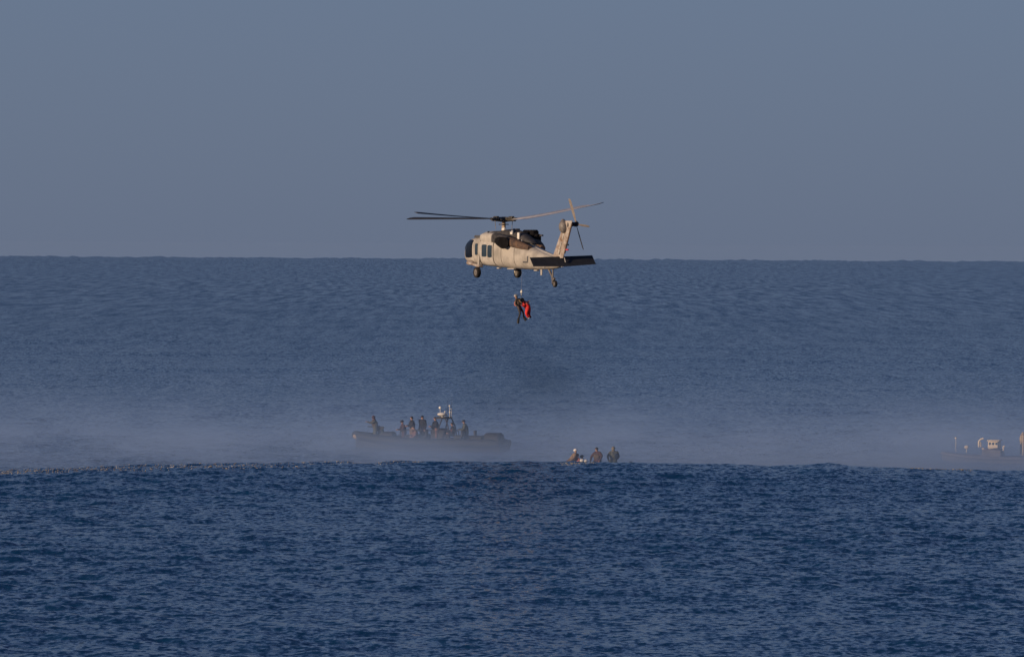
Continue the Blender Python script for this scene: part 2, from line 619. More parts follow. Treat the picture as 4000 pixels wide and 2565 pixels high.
# ------------------------------------------------------------------ people
def person(label, loc, yaw, pose, suit, group=None, skin='skin', boots='boot', scale=1.0, thick=1.0, legs=None, world=False):
    """pose: joint name -> position (local: +x forward, +y left, z up)."""
    P = {k: Vector(v) * scale for k, v in pose.items()}
    root = empty('person', loc, yaw, label, 'person', group)
    rad = dict(pelvis=.155, belly=.14, chest=.165, neck=.062, jaw=.075, head=.098, crown=.072,
               shl=.085, shr=.085, ell=.052, elr=.052, wrl=.036, wrr=.036, hal=.040, har=.040,
               hil=.105, hir=.105, knl=.068, knr=.068, anl=.050, anr=.050, tol=.042, tor=.042)
    P['belly'] = P.get('belly', P['pelvis'].lerp(P['chest'], 0.45))
    hv = (P['head'] - P['neck']).normalized()
    P['jaw'] = P['neck'].lerp(P['head'], 0.55)
    P['crown'] = P['head'] + hv * 0.085 * scale
    names = list(rad)
    for nme, (a, b) in dict(hal=('ell', 'wrl'), har=('elr', 'wrr')).items():
        if nme not in P:
            P[nme] = P[b] + (P[b] - P[a]).normalized() * 0.07 * scale
    edges = [('pelvis', 'belly'), ('belly', 'chest'), ('chest', 'neck'), ('neck', 'jaw'), ('jaw', 'head'), ('head', 'crown'),
             ('chest', 'shl'), ('chest', 'shr'), ('shl', 'ell'), ('shr', 'elr'), ('ell', 'wrl'), ('elr', 'wrr'), ('wrl', 'hal'), ('wrr', 'har'),
             ('pelvis', 'hil'), ('pelvis', 'hir'), ('hil', 'knl'), ('hir', 'knr'), ('knl', 'anl'), ('knr', 'anr'), ('anl', 'tol'), ('anr', 'tor')]
    verts = [P[k] for k in names]
    rr = [(rad[k] * (1.0 if k in ('neck', 'jaw', 'head', 'crown', 'hal', 'har') else thick)) * scale for k in names]
    es = [(names.index(a), names.index(b)) for a, b in edges]
    for s in ('l', 'r'):            # four fingers and a thumb, curled
        w, h = P['wr' + s], P['ha' + s]
        dv = (h - w).normalized()
        side = dv.cross(Vector((0, 0, 1)))
        side = side.normalized() if side.length > 0.1 else Vector((0, 1, 0))
        up = side.cross(dv)
        hi = names.index('ha' + s)
        for q, ln in zip((-0.033, -0.011, 0.011, 0.033), (.075, .085, .08, .065)):
            b0 = h + side * q * scale + dv * 0.02 * scale
            b1 = b0 + (dv * 0.75 - up * 0.5) * ln * 0.5 * scale
            b2 = b1 + (dv * 0.2 - up * 0.9) * ln * 0.5 * scale
            k = len(verts)
            verts += [b0, b1, b2]
            rr += [.011 * scale, .010 * scale, .008 * scale]
            es += [(hi, k), (k, k + 1), (k + 1, k + 2)]
        k = len(verts)
        verts += [w + side * 0.045 * scale + dv * 0.04 * scale, w + side * 0.06 * scale + dv * 0.085 * scale]
        rr += [.013 * scale, .010 * scale]
        es += [(hi, k), (k, k + 1)]
    me = bpy.data.meshes.new('skeleton')
    me.from_pydata([tuple(v) for v in verts], es, [])
    o = bpy.data.objects.new('skeleton', me)
    C.objects.link(o)
    o.modifiers.new('s', 'SKIN')
    for i, sv in enumerate(me.skin_vertices[0].data):
        sv.radius = (rr[i], rr[i])
        sv.use_root = (i == 0)
    sb = o.modifiers.new('u', 'SUBSURF')
    sb.levels = 1
    sb.render_levels = 1
    dg = bpy.context.evaluated_depsgraph_get()
    dg.update()
    bodyme = bpy.data.meshes.new_from_object(o.evaluated_get(dg))
    bpy.data.objects.remove(o)
    bpy.data.meshes.remove(me)
    bodyme.name = 'body'
    bodyme.materials.clear()
    for q in (M[suit], M[skin], M[boots], M[legs or suit]):
        bodyme.materials.append(q)
    hd = P['head']
    face = Vector((1, 0, 0)) if not pose.get('look') else Vector(pose['look']).normalized()
    for v in bodyme.vertices:       # nose and brow
        r = v.co - hd
        if r.length < 0.14 * scale and r.normalized().dot(face) > 0.93:
            v.co += face * 0.02 * scale
    segs = [(P['jaw'], 1), (P['head'], 1), (P['crown'], 1), (P['hal'], 1), (P['har'], 1), (P['wrl'], 0), (P['wrr'], 0),
            (P['anl'], 2), (P['anr'], 2), (P['tol'], 2), (P['tor'], 2), (P['knl'], 3), (P['knr'], 3), (P['hil'], 3), (P['hir'], 3),
            (P['ell'], 0), (P['elr'], 0), (P['chest'], 0), (P['neck'], 0), (P['shl'], 0), (P['shr'], 0), (P['belly'], 0), (P['pelvis'], 3),
            (P['knl'].lerp(P['anl'], .6), 3), (P['knr'].lerp(P['anr'], .6), 3), (P['knl'].lerp(P['hil'], .5), 3), (P['knr'].lerp(P['hir'], .5), 3)]
    for f in bodyme.polygons:
        f.use_smooth = True
        best = min(segs, key=lambda s: (s[0] - f.center).length_squared)
        f.material_index = best[1]
    body = bpy.data.objects.new('body', bodyme)
    C.objects.link(body)
    body.parent = root
    root['_h'] = 0
    del root['_h']
    return root, P, face, hv


def headgear(root, P, face, hv, kind, m, scale=1.0):
    h = P['head']
    rot = hv.to_track_quat('Z', 'X').to_matrix()
    if kind == 'helmet':
        mb = MB()
        rg = []
        for i in range(6):
            t = i / 5
            r = 0.128 * math.cos(t * 1.45) * scale
            z = (-0.005 + 0.135 * math.sin(t * 1.5)) * scale
            rg.append([rot @ Vector((r * 1.1 * math.cos(a * math.pi / 6), r * math.sin(a * math.pi / 6), z)) + h for a in range(12)])
        mb.rings(rg)
        mb.box(h + rot @ Vector((0.12 * scale, 0, 0.01)), (0.05, 0.17, 0.02), rot=rot)
        return mb.build('helmet', M[m], root)
    if kind == 'cap':
        mb = MB()
        rg = []
        for i in range(5):
            t = i / 4
            r = 0.118 * math.cos(t * 1.4) * scale
            rg.append([rot @ Vector((r * 1.08 * math.cos(a * math.pi / 5), r * math.sin(a * math.pi / 5), (0.02 + 0.10 * math.sin(t * 1.5)) * scale)) + h for a in range(10)])
        mb.rings(rg)
        c = h + face * 0.14 * scale + hv * 0.03
        mb.box(c, (0.11, 0.13, 0.015), rot=face.to_track_quat('X', 'Z').to_matrix())
        return mb.build('cap', M[m], root)
    if kind == 'hood':
        mb = MB()
        mb.ball(h - face * 0.02 * scale + hv * 0.015, (0.125 * scale, 0.125 * scale, 0.145 * scale), 10, rot=rot)
        mb.tube([h - hv * 0.12 * scale, P['neck'] - hv * 0.05], [0.11 * scale, 0.15 * scale], 10)
        return mb.build('hood', M[m], root)
    mb = MB()
    mb.ball(h - face * 0.018 * scale + hv * 0.03 * scale, (0.108 * scale, 0.102 * scale, 0.112 * scale), 10, rot=rot)
    return mb.build('hair', M[m], root)


def vest(root, P, m, name='life_vest', w=1.0):
    c, b = P['chest'], P['belly'].lerp(P['pelvis'], 0.3)
    u = (P['shl'] - P['shr']).normalized()
    ax = (c - b).normalized()
    fw = u.cross(ax)
    rg = []
    for t, rx_, ry_ in ((-0.02, .165, .125), (.1, .185, .15), (.45, .20, .175), (.8, .205, .185), (1.1, .185, .16), (1.28, .11, .10)):
        ctr = b.lerp(c, t)
        rg.append([ctr + u * rx_ * w * math.cos(a * math.pi / 7) + fw * ry_ * w * math.sin(a * math.pi / 7) for a in range(14)])
    mb = MB()
    mb.rings(rg)
    return mb.build(name, M[m], root)


def stand_pose(arms='down', lean=0.0, knee=0.06):
    p = dict(pelvis=(0, 0, .96), chest=(.02 + lean, 0, 1.33), neck=(.03 + lean * 1.3, 0, 1.50), head=(.06 + lean * 1.5, 0, 1.655),
             shl=(.02 + lean, .19, 1.42), shr=(.02 + lean, -.19, 1.42), hil=(0, .10, .92), hir=(0, -.10, .92),
             knl=(knee, .12, .50), knr=(knee, -.12, .50), anl=(0, .13, .09), anr=(0, -.13, .09), tol=(.17, .14, .05), tor=(.17, -.14, .05))
    if arms == 'down':
        p.update(ell=(0, .27, 1.14), elr=(0, -.27, 1.14), wrl=(.08, .27, .88), wrr=(.08, -.27, .88))
    elif arms == 'hold':
        p.update(ell=(.12 + lean, .26, 1.16), elr=(.12 + lean, -.26, 1.16), wrl=(.36 + lean, .15, 1.14), wrr=(.36 + lean, -.12, 1.16))
    elif arms == 'aim':
        p.update(ell=(.26 + lean, .20, 1.30), elr=(.24 + lean, -.22, 1.28), wrl=(.50 + lean, .08, 1.38), wrr=(.40 + lean, -.08, 1.36))
    return p


def sit_pose(seat=.45, lean=0.1, arms='knees'):
    s = seat
    p = dict(pelvis=(0, 0, s + .12), chest=(lean, 0, s + .47), neck=(lean * 1.4, 0, s + .65), head=(lean * 1.6 + .03, 0, s + .80),
             shl=(lean, .19, s + .56), shr=(lean, -.19, s + .56), hil=(.03, .11, s + .10), hir=(.03, -.11, s + .10),
             knl=(.46, .16, s + .12), knr=(.46, -.16, s + .12), anl=(.44, .15, s - .33), anr=(.44, -.15, s - .33),
             tol=(.60, .16, s - .38), tor=(.60, -.16, s - .38))
    if arms == 'knees':
        p.update(ell=(lean + .08, .28, s + .32), elr=(lean + .08, -.28, s + .32), wrl=(.32, .20, s + .24), wrr=(.32, -.20, s + .24))
    else:
        p.update(ell=(lean + .15, .30, s + .36), elr=(lean + .15, -.30, s + .36), wrl=(.40, .12, s + .42), wrr=(.40, -.10, s + .42))
    return p


# ------------------------------------------------------------------ helicopter
HEL_D = 400.0
AN = math.radians(64.0)
hub_w = at(1968, 857, HEL_D)
HB = 3.75              # hub height above the wheel line
heading = Vector((-math.cos(AN), math.sin(AN), 0))
hz = math.atan2(heading.y, heading.x)
heli = empty('helicopter', hub_w - Vector((0, 0, HB)), hz,
             'grey single rotor helicopter hovering above the sea with a dark stabilator at its tail', 'helicopter')
HL = (0, 0, HB)

secs = [  # X, half width, z top, z bottom, exponent
    (4.75, .16, -2.05, -2.45, 2.2), (4.45, .50, -1.85, -2.62, 2.4), (4.0, .80, -1.62, -2.74, 2.8), (3.5, 1.02, -1.36, -2.80, 3.0),
    (3.0, 1.16, -1.16, -2.84, 3.2), (2.3, 1.22, -1.08, -2.88, 3.4), (1.4, 1.23, -1.06, -2.93, 3.6), (0.2, 1.23, -1.06, -2.98, 3.6),
    (-1.2, 1.23, -1.06, -3.04, 3.5), (-2.0, 1.18, -1.12, -3.08, 3.3), (-2.8, 1.07, -1.26, -3.11, 3.0), (-3.6, .92, -1.46, -3.13, 2.8),
    (-4.6, .74, -1.72, -3.14, 2.6), (-5.8, .56, -2.00, -3.13, 2.5), (-7.0, .42, -2.22, -3.10, 2.4), (-7.8, .30, -2.34, -3.02, 2.3),
    (-8.25, .12, -2.50, -2.86, 2.2)]


def sec_at(X):
    xs = [-s[0] for s in secs]
    return [float(np.interp(-X, xs, [s[k] for s in secs])) for k in range(1, 5)]


def side_y(X, z):
    hw, zt, zb, n = sec_at(X)
    t = (z - (zt + zb) / 2) / ((zt - zb) / 2)
    t = max(-0.999, min(0.999, t))
    return hw * (1 - abs(t) ** n) ** (1.0 / n)


def body_ring(X, k=40):
    hw, zt, zb, n = sec_at(X)
    r = []
    for i in range(k):
        a = 2 * math.pi * i / k
        c, s = math.cos(a), math.sin(a)
        r.append((X, hw * math.copysign(abs(c) ** (2 / n), c), (zt + zb) / 2 + (zt - zb) / 2 * math.copysign(abs(s) ** (2 / n), s)))
    return r


mb = MB()
xs = []
for i in range(len(secs) - 1):
    for t in (0, .34, .67):
        xs.append(secs[i][0] * (1 - t) + secs[i + 1][0] * t)
xs.append(secs[-1][0])
mb.rings([body_ring(x) for x in xs])
body = mb.build('fuselage', M['heli'], heli, HL)


def patch(X0, X1, z0, z1, off, side=1, nx=6, nz=6, thick=0.03, skew=0.0, rnd=0.0):
    """A panel that follows the fuselage side, standing proud of it."""
    out, inn = [], []
    for j in range(nz + 1):
        for i in range(nx + 1):
            u, w = i / nx, j / nz
            x = X0 + (X1 - X0) * u
            z = z0 + (z1 - z0) * w
            if rnd:
                e = rnd * max(0, (abs(u - .5) * 2) ** 3)
                z = (z0 + z1) / 2 + (z - (z0 + z1) / 2) * (1 - e)
            x += skew * (w - .5)
            out.append((x, side * (side_y(x, z) + off), z))
            inn.append((x, side * (side_y(x, z) + off - thick), z))
    n = (nx + 1) * (nz + 1)
    fs = []
    for j in range(nz):
        for i in range(nx):
            a = j * (nx + 1) + i
            fs.append((a, a + 1, a + nx + 2, a + nx + 1))
            fs.append((n + a, n + a + nx + 1, n + a + nx + 2, n + a + 1))
    per = [i for i in range(nx + 1)] + [(j + 1) * (nx + 1) - 1 for j in range(1, nz + 1)] + \
          [nz * (nx + 1) + i for i in range(nx - 1, -1, -1)] + [j * (nx + 1) for j in range(nz - 1, 0, -1)]
    for k in range(len(per)):
        a, b = per[k], per[(k + 1) % len(per)]
        fs.append((a, n + a, n + b, b))
    return out + inn, fs


def pb(name, m, args, parent=heli, loc=HL, label=None, **kw):
    q = MB()
    v, f = patch(*args, **kw)
    q.add(v, f)
    return q.build(name, M[m], parent, loc, label=label)


for sd_ in (1, -1):
    door = pb('cabin_door', 'heli2', (-0.98, 0.82, -2.86, -1.34, 0.022), side=sd_, nx=8, nz=10, thick=0.05)
    pb('window', 'glass', (-.12, .58, -2.36, -1.58, 0.036), door, (0, 0, 0), side=sd_, thick=0.03, rnd=.12)
    pb('window', 'glass', (-.88, -.24, -2.40, -1.62, 0.036), door, (0, 0, 0), side=sd_, thick=0.03, rnd=.12)
    pb('door_rail', 'line', (-3.0, 1.0, -1.36, -1.29, 0.03), side=sd_, nx=20, nz=2, thick=0.06)
    pb('gunner_window', 'glass', (1.22, 1.60, -2.25, -1.52, 0.02), side=sd_, thick=0.03, rnd=.1)
    cd = pb('cockpit_door', 'heli2', (1.86, 3.05, -2.78, -1.30, 0.012), side=sd_, nx=8, nz=8, thick=0.04)
    pb('cockpit_window', 'dglass', (2.02, 3.32, -2.42, -1.28, 0.03), cd, (0, 0, 0), side=sd_, nx=8, nz=8, thick=0.04, rnd=.1)
    pb('door_edge_strip', 'line', (-1.06, -1.0, -2.95, -1.25, 0.024), side=sd_, nx=1, nz=14, thick=0.05)
    pb('panel_seam', 'line', (-2.05, -2.02, -2.95, -1.5, 0.008), side=sd_, nx=1, nz=12, thick=0.03)
    pb('panel_seam', 'line', (-3.45, -3.42, -2.9, -1.8, 0.008), side=sd_, nx=1, nz=10, thick=0.03)
    # faded marking on the tail side, only its hooked stroke can be read
    pb('lettering', 'mark', (-4.92, -4.80, -2.64, -2.30, 0.012), side=sd_, nx=1, nz=4, thick=0.03)
    pb('lettering', 'mark', (-4.86, -4.34, -2.72, -2.62, 0.012), side=sd_, nx=4, nz=1, thick=0.03)
    # windscreen halves
    q = MB()
    rg = []
    for X in (3.25, 3.5, 3.8, 4.1, 4.35):
        hw, zt, zb, n = sec_at(X)
        ln = []
        for j in range(7):
            a = math.radians(20 + 62 * j / 6)
            cc, ss = math.cos(a), math.sin(a)
            ln.append((X + .03, sd_ * (hw + .02) * cc ** (2 / n), (zt + zb) / 2 + ((zt - zb) / 2 + .02) * ss ** (2 / n)))
        rg.append(ln)
    vs = [p for r in rg for p in r]
    fs = [(i * 7 + j, i * 7 + j + 1, (i + 1) * 7 + j + 1, (i + 1) * 7 + j) for i in range(4) for j in range(6)]
    q.add(vs, fs)
    wsh = q.build('windscreen', M['dglass'], heli, HL)
    mo = wsh.modifiers.new('t', 'SOLIDIFY')
    mo.thickness = 0.02


# engine deck fairing (the hump under the rotor)
def ring_se(X, yc, hw, zt, zb, n=2.6, k=24):
    r = []
    for i in range(k):
        a = 2 * math.pi * i / k
        c, s = math.cos(a), math.sin(a)
        r.append((X, yc + hw * math.copysign(abs(c) ** (2 / n), c), (zt + zb) / 2 + (zt - zb) / 2 * math.copysign(abs(s) ** (2 / n), s)))
    return r


q = MB()
q.rings([ring_se(X, 0, hw, zt, -1.3) for X, hw, zt in ((2.25, .25, -1.08), (2.1, .55, -.92), (1.8, .72, -.80), (1.3, .80, -.73), (.55, .82, -.72))])
q.build('front_fairing', M['heli2'], heli, HL)
q = MB()
q.rings([ring_se(X, 0, hw, zt, -1.5) for X, hw, zt in ((.54, .80, -.74), (.0, .80, -.72), (-.6, .74, -.66), (-1.1, .66, -.62), (-1.8, .58, -.66), (-2.6, .46, -.80), (-3.3, .38, -.98), (-4.0, .30, -1.22), (-4.5, .22, -1.5))])
q.build('engine_deck', M['soot'], heli, HL)
# spine over the tail cone
q = MB()
q.rings([ring_se(X, 0, hw, zt, zt - .45, 2.2, 16) for X, hw, zt in ((-3.7, .24, -1.44), (-4.4, .24, -1.66), (-5.8, .2, -1.94), (-7.2, .17, -2.20), (-7.6, .12, -2.32))])
q.build('drive_shaft_cover', M['heli2'], heli, HL)

for sd_ in (1, -1):
    q = MB()
    q.rings([ring_se(X, sd_ * yc, hw, zt, zb, 2.8, 22) for X, yc, hw, zt, zb in
             ((1.25, .88, .12, -1.05, -1.30), (1.15, .88, .24, -.92, -1.42), (.85, .88, .30, -.86, -1.52), (.2, .88, .33, -.84, -1.58), (-.7, .88, .34, -.86, -1.62))])
    nac = q.build('engine_nacelle', M['heli2'], heli, HL)
    q = MB()
    q.rings([ring_se(X, sd_ * yc, hw, zt, zb, 2.6, 22) for X, yc, hw, zt, zb in
             ((-.68, .88, .33, -.87, -1.60), (-1.3, .90, .34, -.90, -1.62), (-2.1, .92, .34, -.98, -1.62), (-2.7, .92, .30, -1.08, -1.62))])
    q.build('engine_cowling', M['soot'], heli, HL)
    # exhaust suppressor: a flared duct turning outward
    q = MB()
    rg = []
    for t in range(7):
        u = t / 6
        cx = -1.35 - (1.5 if sd_ > 0 else 1.2) * u
        cy = sd_ * (1.02 + (.40 if sd_ > 0 else 0) * u)
        r_ = .30 + (.10 if sd_ > 0 else 0) * u
        ang = math.radians(10 + 30 * u)
        ring = []
        for i in range(18):
            a = 2 * math.pi * i / 18
            lx = 0
            ly = math.cos(a) * r_ * .85
            lz = math.sin(a) * r_ * .92
            ring.append((cx - ly * math.sin(ang) * -1 * 1.0 if sd_ < 0 else cx + ly * math.sin(ang), cy + ly * math.cos(ang), -1.36 - .12 * u + lz))
        rg.append(ring)
    q.rings(rg)
    ex = q.build('exhaust_duct', M['duct'], heli, HL)
    # heat stained skin behind the duct
    q = MB()
    q.rings([ring_se(X, sd_ * yc, hw, zt, zb, 2.5, 18) for X, yc, hw, zt, zb in
             ((-2.6, .80, .34, -1.10, -1.72), (-3.2, .72, .34, -1.22, -1.80), (-4.0, .58, .28, -1.45, -1.90), (-4.7, .45, .16, -1.66, -1.95))])
    q.build('heat_shield', M['rust'], heli, HL)
    q = MB()
    q.box((.75, sd_ * .70, -.80), (.14, .10, .10))
    q.build('vent_scoop', M['black'], nac, (0, 0, 0))

# small fittings on the engine deck
for (X, y, z, s) in ((-.75, .35, -.62, (.34, .2, .2)), (-2.2, .52, -.82, (.3, .1, .26)), (-3.05, .45, -1.04, (.26, .08, .42)), (-3.4, .40, -1.42, (.12, .06, .25))):
    q = MB()
    q.box((X, y, z), s, bev=.2)
    q.build('deck_fitting', M['white'], heli, HL)
for (X, y, z, s) in ((-2.3, -.75, -.95, (1.5, .5, .6)), (-1.6, -.1, -.66, (.5, .3, .16)), (-2.6, -.1, -.82, (.3, .5, .14)), (-3.0, -.86, -1.34, (.5, .42, .86)), (-3.3, -.98, -1.0, (.5, .14, .1)), (-.1, -.3, -.72, (.4, .3, .1))):
    q = MB()
    q.box((X, y, z), s, bev=.2)
    q.build('starboard_engine_housing' if s[0] > .5 else 'deck_bump', M['duct'] if s[2] > .5 else M['soot'], heli, HL)
# cockpit roof clutter
q = MB()
q.box((2.1, .45, -1.05), (1.4, .5, .1), bev=.2)
q.box((1.6, .85, -1.10), (1.6, .16, .1), bev=.2)
q.build('roof_fitting', M['mark'], heli, HL)

# mast and rotor head
q = MB()
q.tube([(0, 0, -.80), (0, 0, -.55), (0, 0, -.1)], [.17, .125, .115], 16)
q.build('rotor_mast', M['mast'], heli, HL)
q = MB()
q.tube([(0, 0, -.16), (0, 0, .02), (0, 0, .10), (0, 0, .17)], [.22, .34, .28, .12], 16)
for k in range(4):
    a = math.radians(39.7 + 90 * k)
hubo_mb = q
blade_world = [(-.769, .639, -.02, 8.18, -13), (.643, .766, .93, 8.18, 9), (.769, -.639, 1.02, 8.18, 12), (-.643, -.766, .30, 8.18, -9)]
inv = Matrix.Rotation(-hz, 3, 'Z')
hub_dirs = []
for wx, wy, tipz, L_, pt in blade_world:
    d_ = inv @ Vector((wx, wy, 0)).normalized()
    hub_dirs.append(d_)
    sdir = Vector((-d_.y, d_.x, 0))
    q.tube([d_ * .15 + Vector((0, 0, .0)), d_ * .7 + Vector((0, 0, .02)), d_ * 1.1 + Vector((0, 0, .04))], [.17, .13, .07], 10)
    q.box(d_ * .68 + Vector((0, 0, .12)), (.26, .2, .16))
    q.box(d_ * .9 - sdir * .12 + Vector((0, 0, -.06)), (.2, .14, .1))
    q.box(d_ * .5 + sdir * .2 + Vector((0, 0, -.05)), (.16, .14, .14))
    q.tube([d_ * .35 - sdir * .25 + Vector((0, 0, .06)), d_ * .8 - sdir * .12 + Vector((0, 0, .08))], .05, 8)
hub = q.build('rotor_hub', M['hub'], heli, HL)
for d_ in hub_dirs:
    sdir = Vector((-d_.y, d_.x, 0))
    q = MB()
    q.tube([d_ * .42 + sdir * .28 + Vector((0, 0, -.62)), d_ * .50 + sdir * .27 + Vector((0, 0, -.02))], .018, 6)
    q.build('pitch_link', M['metal'], hub, (0, 0, 0))
q = MB()
q.tube([(0, 0, -.34), (0, 0, -.28)], [.34, .30], 14)
q.build('swashplate', M['hub'], hub, (0, 0, 0))


def airfoil_blade(d_, tipz, L_, chord, pitch, root=.75, twist=10, n=22, sweep=True, th=.11):
    sdir = Vector((-d_.y, d_.x, 0))
    rg = []
    for i in range(n + 1):
        t = i / n
        r = root + (L_ - root) * t
        c = chord * (0.45 + 0.55 * min(1, t * 9)) * (1.0 if t < .96 else 1 - (t - .96) * 9)
        z = .04 + tipz * (t ** 1.25)
        sw = -.35 * max(0, (t - .93) / .07) if sweep else 0
        an = math.radians(pitch + twist * (.5 - t))
        ctr = d_ * r + sdir * sw * .5 + Vector((0, 0, z))
        ring = []
        for (u, w) in ((-.25, 0), (-.18, .05), (0, .06), (.35, .035), (.75, 0), (.35, -.03), (0, -.045), (-.18, -.035)):
            a_, b_ = u * c, w * c * th / .11
            ring.append(ctr - sdir * (a_ * math.cos(an) + b_ * math.sin(an)) + Vector((0, 0, b_ * math.cos(an) - a_ * math.sin(an))))
        rg.append(ring)
    return rg


for k, (wx, wy, tipz, L_, pt) in enumerate(blade_world):
    q = MB()
    q.rings(airfoil_blade(hub_dirs[k], tipz, L_, .53, pt))
    q.build('rotor_blade', M['blade_lit'] if k in (1, 2) else M['blade'], heli, HL,  # right-hand blades take the colour with painted-in sunlight
            label='pale rotor blade with painted sunlight' if k in (1, 2) else 'dark rotor blade')

# tail fin
q = MB()
rg = []
for t in range(9):
    u = t / 8
    z = -2.40 + (2.40 - .10) * u
    le = -7.0 - 1.70 * u
    te = -8.40 - 1.25 * u
    c = le - te
    xm = (le + te) / 2
    th = .17 - .05 * u
    ring = []
    for i in range(16):
        a = 2 * math.pi * i / 16
        ring.append((xm + c / 2 * math.cos(a), th * math.sin(a) * (1.25 if math.cos(a) > 0 else .8), z))
    rg.append(ring)
q.rings(rg)
fin = q.build('tail_fin', M['stain'], heli, HL, label='stained swept tail fin')
q = MB()
q.tube([(-8.62, 0, -2.1), (-9.60, 0, -.3)], [.05, .045], 8)
q.build('trailing_edge_strip', M['rust'], fin, (0, 0, 0))
for (X, z) in ((-8.98, -1.58), (-8.95, -1.88)):
    q = MB()
    q.box((X, 0, z), (.24, .12, .08))
    q.ball((X - .12, 0, z), .06, 8)
    q.build('tail_light', [M['black'] if z > -1.7 else M['redlamp']], fin, (0, 0, 0))
for (X, y, z, s) in ((-8.25, .14, -1.55, (.35, .05, .5)), (-8.6, .13, -1.0, (.3, .05, .4)), (-8.1, .15, -2.0, (.25, .05, .3))):
    q = MB()
    q.box((X, y, z), s, bev=.15, rot=Matrix.Rotation(math.radians(-28), 3, 'Y'))
    q.build('fin_panel', M['heli2'], fin, (0, 0, 0))
# gearbox at the fin top
q = MB()
q.ball((-8.75, .14, -.46), (.34, .30, .42), 16)
q.ball((-8.62, .12, -.18), (.18, .16, .2), 12)
q.build('tail_gearbox', M['metal'], heli, HL, label='rounded grey gearbox fairing at the top of the fin')
q = MB()
q.tube([(-9.15, .1, -.33), (-9.2, -.52, -.30)], [.17, .11], 12)
q.tube([(-9.2, -.46, -.28), (-9.2, -.62, -.33)], [.2, .12], 12)
th_ = q.build('tail_rotor_hub', M['black'], heli, HL)
tc_ = Vector((-9.2, -.50, -.31))
cant = math.radians(20)
ex_ = Vector((1, 0, 0))
ez_ = Vector((0, math.sin(cant), math.cos(cant)))
for k in range(4):
    a = math.radians(90 + 4 + 90 * k)
    dv = ex_ * math.cos(a) + ez_ * math.sin(a)
    pv_ = ex_.cross(ez_).normalized()
    sv = pv_.cross(dv)
    rg = []
    for i in range(9):
        t = i / 8
        r = .12 + 1.55 * t
        c = .20 * (.45 + .55 * min(1, t * 3)) * (1 if t < .95 else .7)
        an = math.radians(24 if k in (0, 1) else 8)
        ring = []
        for (u, w) in ((-.35, 0), (-.1, .06), (.3, .04), (.65, 0), (.3, -.04), (-.1, -.06)):
            ring.append(tc_ + dv * r + sv * (u * c * math.cos(an)) + pv_ * (u * c * math.sin(an) + w * c))
        rg.append(ring)
    q = MB()
    q.rings(rg)
    q.build('tail_rotor_blade', M['blade'] if k == 2 else M['tail_blade'], heli, HL)

# stabilator, drooped in the hover
q = MB()
rg = []
for i in range(13):
    u = -1 + 2 * i / 12
    y = 2.16 * u
    c = .86 - .10 * abs(u)
    ring = []
    for (a_, b_) in ((0, 0), (.06, .05), (.3, .06), (.7, .035), (1, 0), (.7, -.03), (.3, -.045), (.06, -.035)):
        dr = math.radians(46)
        x_ = -8.12 - a_ * c * math.cos(dr) + b_ * math.sin(dr)
        z_ = -2.30 - a_ * c * math.sin(dr) + b_ * math.cos(dr)
        ring.append((x_, y, z_ - y * .035))
    rg.append(ring)
q.rings(rg)
st = q.build('stabilator', M['black'], heli, HL, label='wide dark horizontal stabilator')
for (y, x_) in ((1.4, -8.62), (.2, -8.65)):
    q = MB()
    q.box((x_ - .06, y, -2.93 - y * .035), (.06, .16, .05))
    q.build('hinge_fitting', M['heli2'], st, (0, 0, 0))
q = MB()
q.tube([(-8.2, -.1, -2.05), (-8.55, -.1, -2.66)], .03, 6)
q.build('actuator_rod', M['heli2'], st, (0, 0, 0))
q = MB()
q.ball((-8.2, 0, -2.86), (.28, .13, .1), 10)
q.build('tail_bumper', M['black'], heli, HL)


# undercarriage
def wheel(name, c, r, w):
    q = MB()
    prof = ((-.5, .62), (-.5, .86), (-.36, .97), (0, 1.0), (.36, .97), (.5, .86), (.5, .62))
    rg = []
    for yy, rr in prof:
        rg.append([(c[0] + r * rr * math.cos(2 * math.pi * k / 24), c[1] + yy * w, c[2] + r * rr * math.sin(2 * math.pi * k / 24)) for k in range(24)])
    q.rings(rg, cap=False)
    t = q.build(name, M['rubber'], heli, HL)
    q = MB()
    q.tube([(c[0], c[1] - w * .42, c[2]), (c[0], c[1] - w * .2, c[2]), (c[0], c[1] + w * .2, c[2]), (c[0], c[1] + w * .42, c[2])], [r * .63, r * .5, r * .5, r * .63], 18)
    q.tube([(c[0], c[1] - w * .5, c[2]), (c[0], c[1] + w * .5, c[2])], r * .16, 10)
    q.build('rim', M['metal'], t, (0, 0, 0))
    return t


for sd_ in (1, -1):
    wheel('main_wheel', (.88, sd_ * 1.42, -3.34), .345, .26)
    q = MB()
    q.tube([(.95, sd_ * 1.28, -3.34), (1.0, sd_ * 1.26, -2.85), (.95, sd_ * 1.24, -2.3)], [.06, .075, .085], 10)
    q.tube([(.88, sd_ * 1.42, -3.34), (.92, sd_ * 1.24, -3.34)], .06, 8)
    q.build('landing_strut', M['heli2'], heli, HL)
    q = MB()
    q.box((1.55, sd_ * 1.2, -2.86), (1.5, .34, .16), bev=.25, rot=Matrix.Rotation(math.radians(-8), 3, 'Y'))
    q.ball((2.40, sd_ * 1.16, -2.74), (.32, .26, .16), 12)
    q.build('undercarriage_sponson', M['stain'], heli, HL)
wheel('tail_wheel', (-7.3, 0, -4.0), .215, .17)
q = MB()
q.tube([(-6.35, 0, -3.02), (-6.9, 0, -3.55), (-7.2, .12, -4.0)], [.07, .06, .04], 8)
q.tube([(-7.0, 0, -3.05), (-7.0, 0, -3.65)], [.05, .045], 8)
q.box((-7.1, .0, -3.74), (.32, .14, .14), rot=Matrix.Rotation(math.radians(30), 3, 'Y'))
q.build('tail_strut', M['metal'], heli, HL)
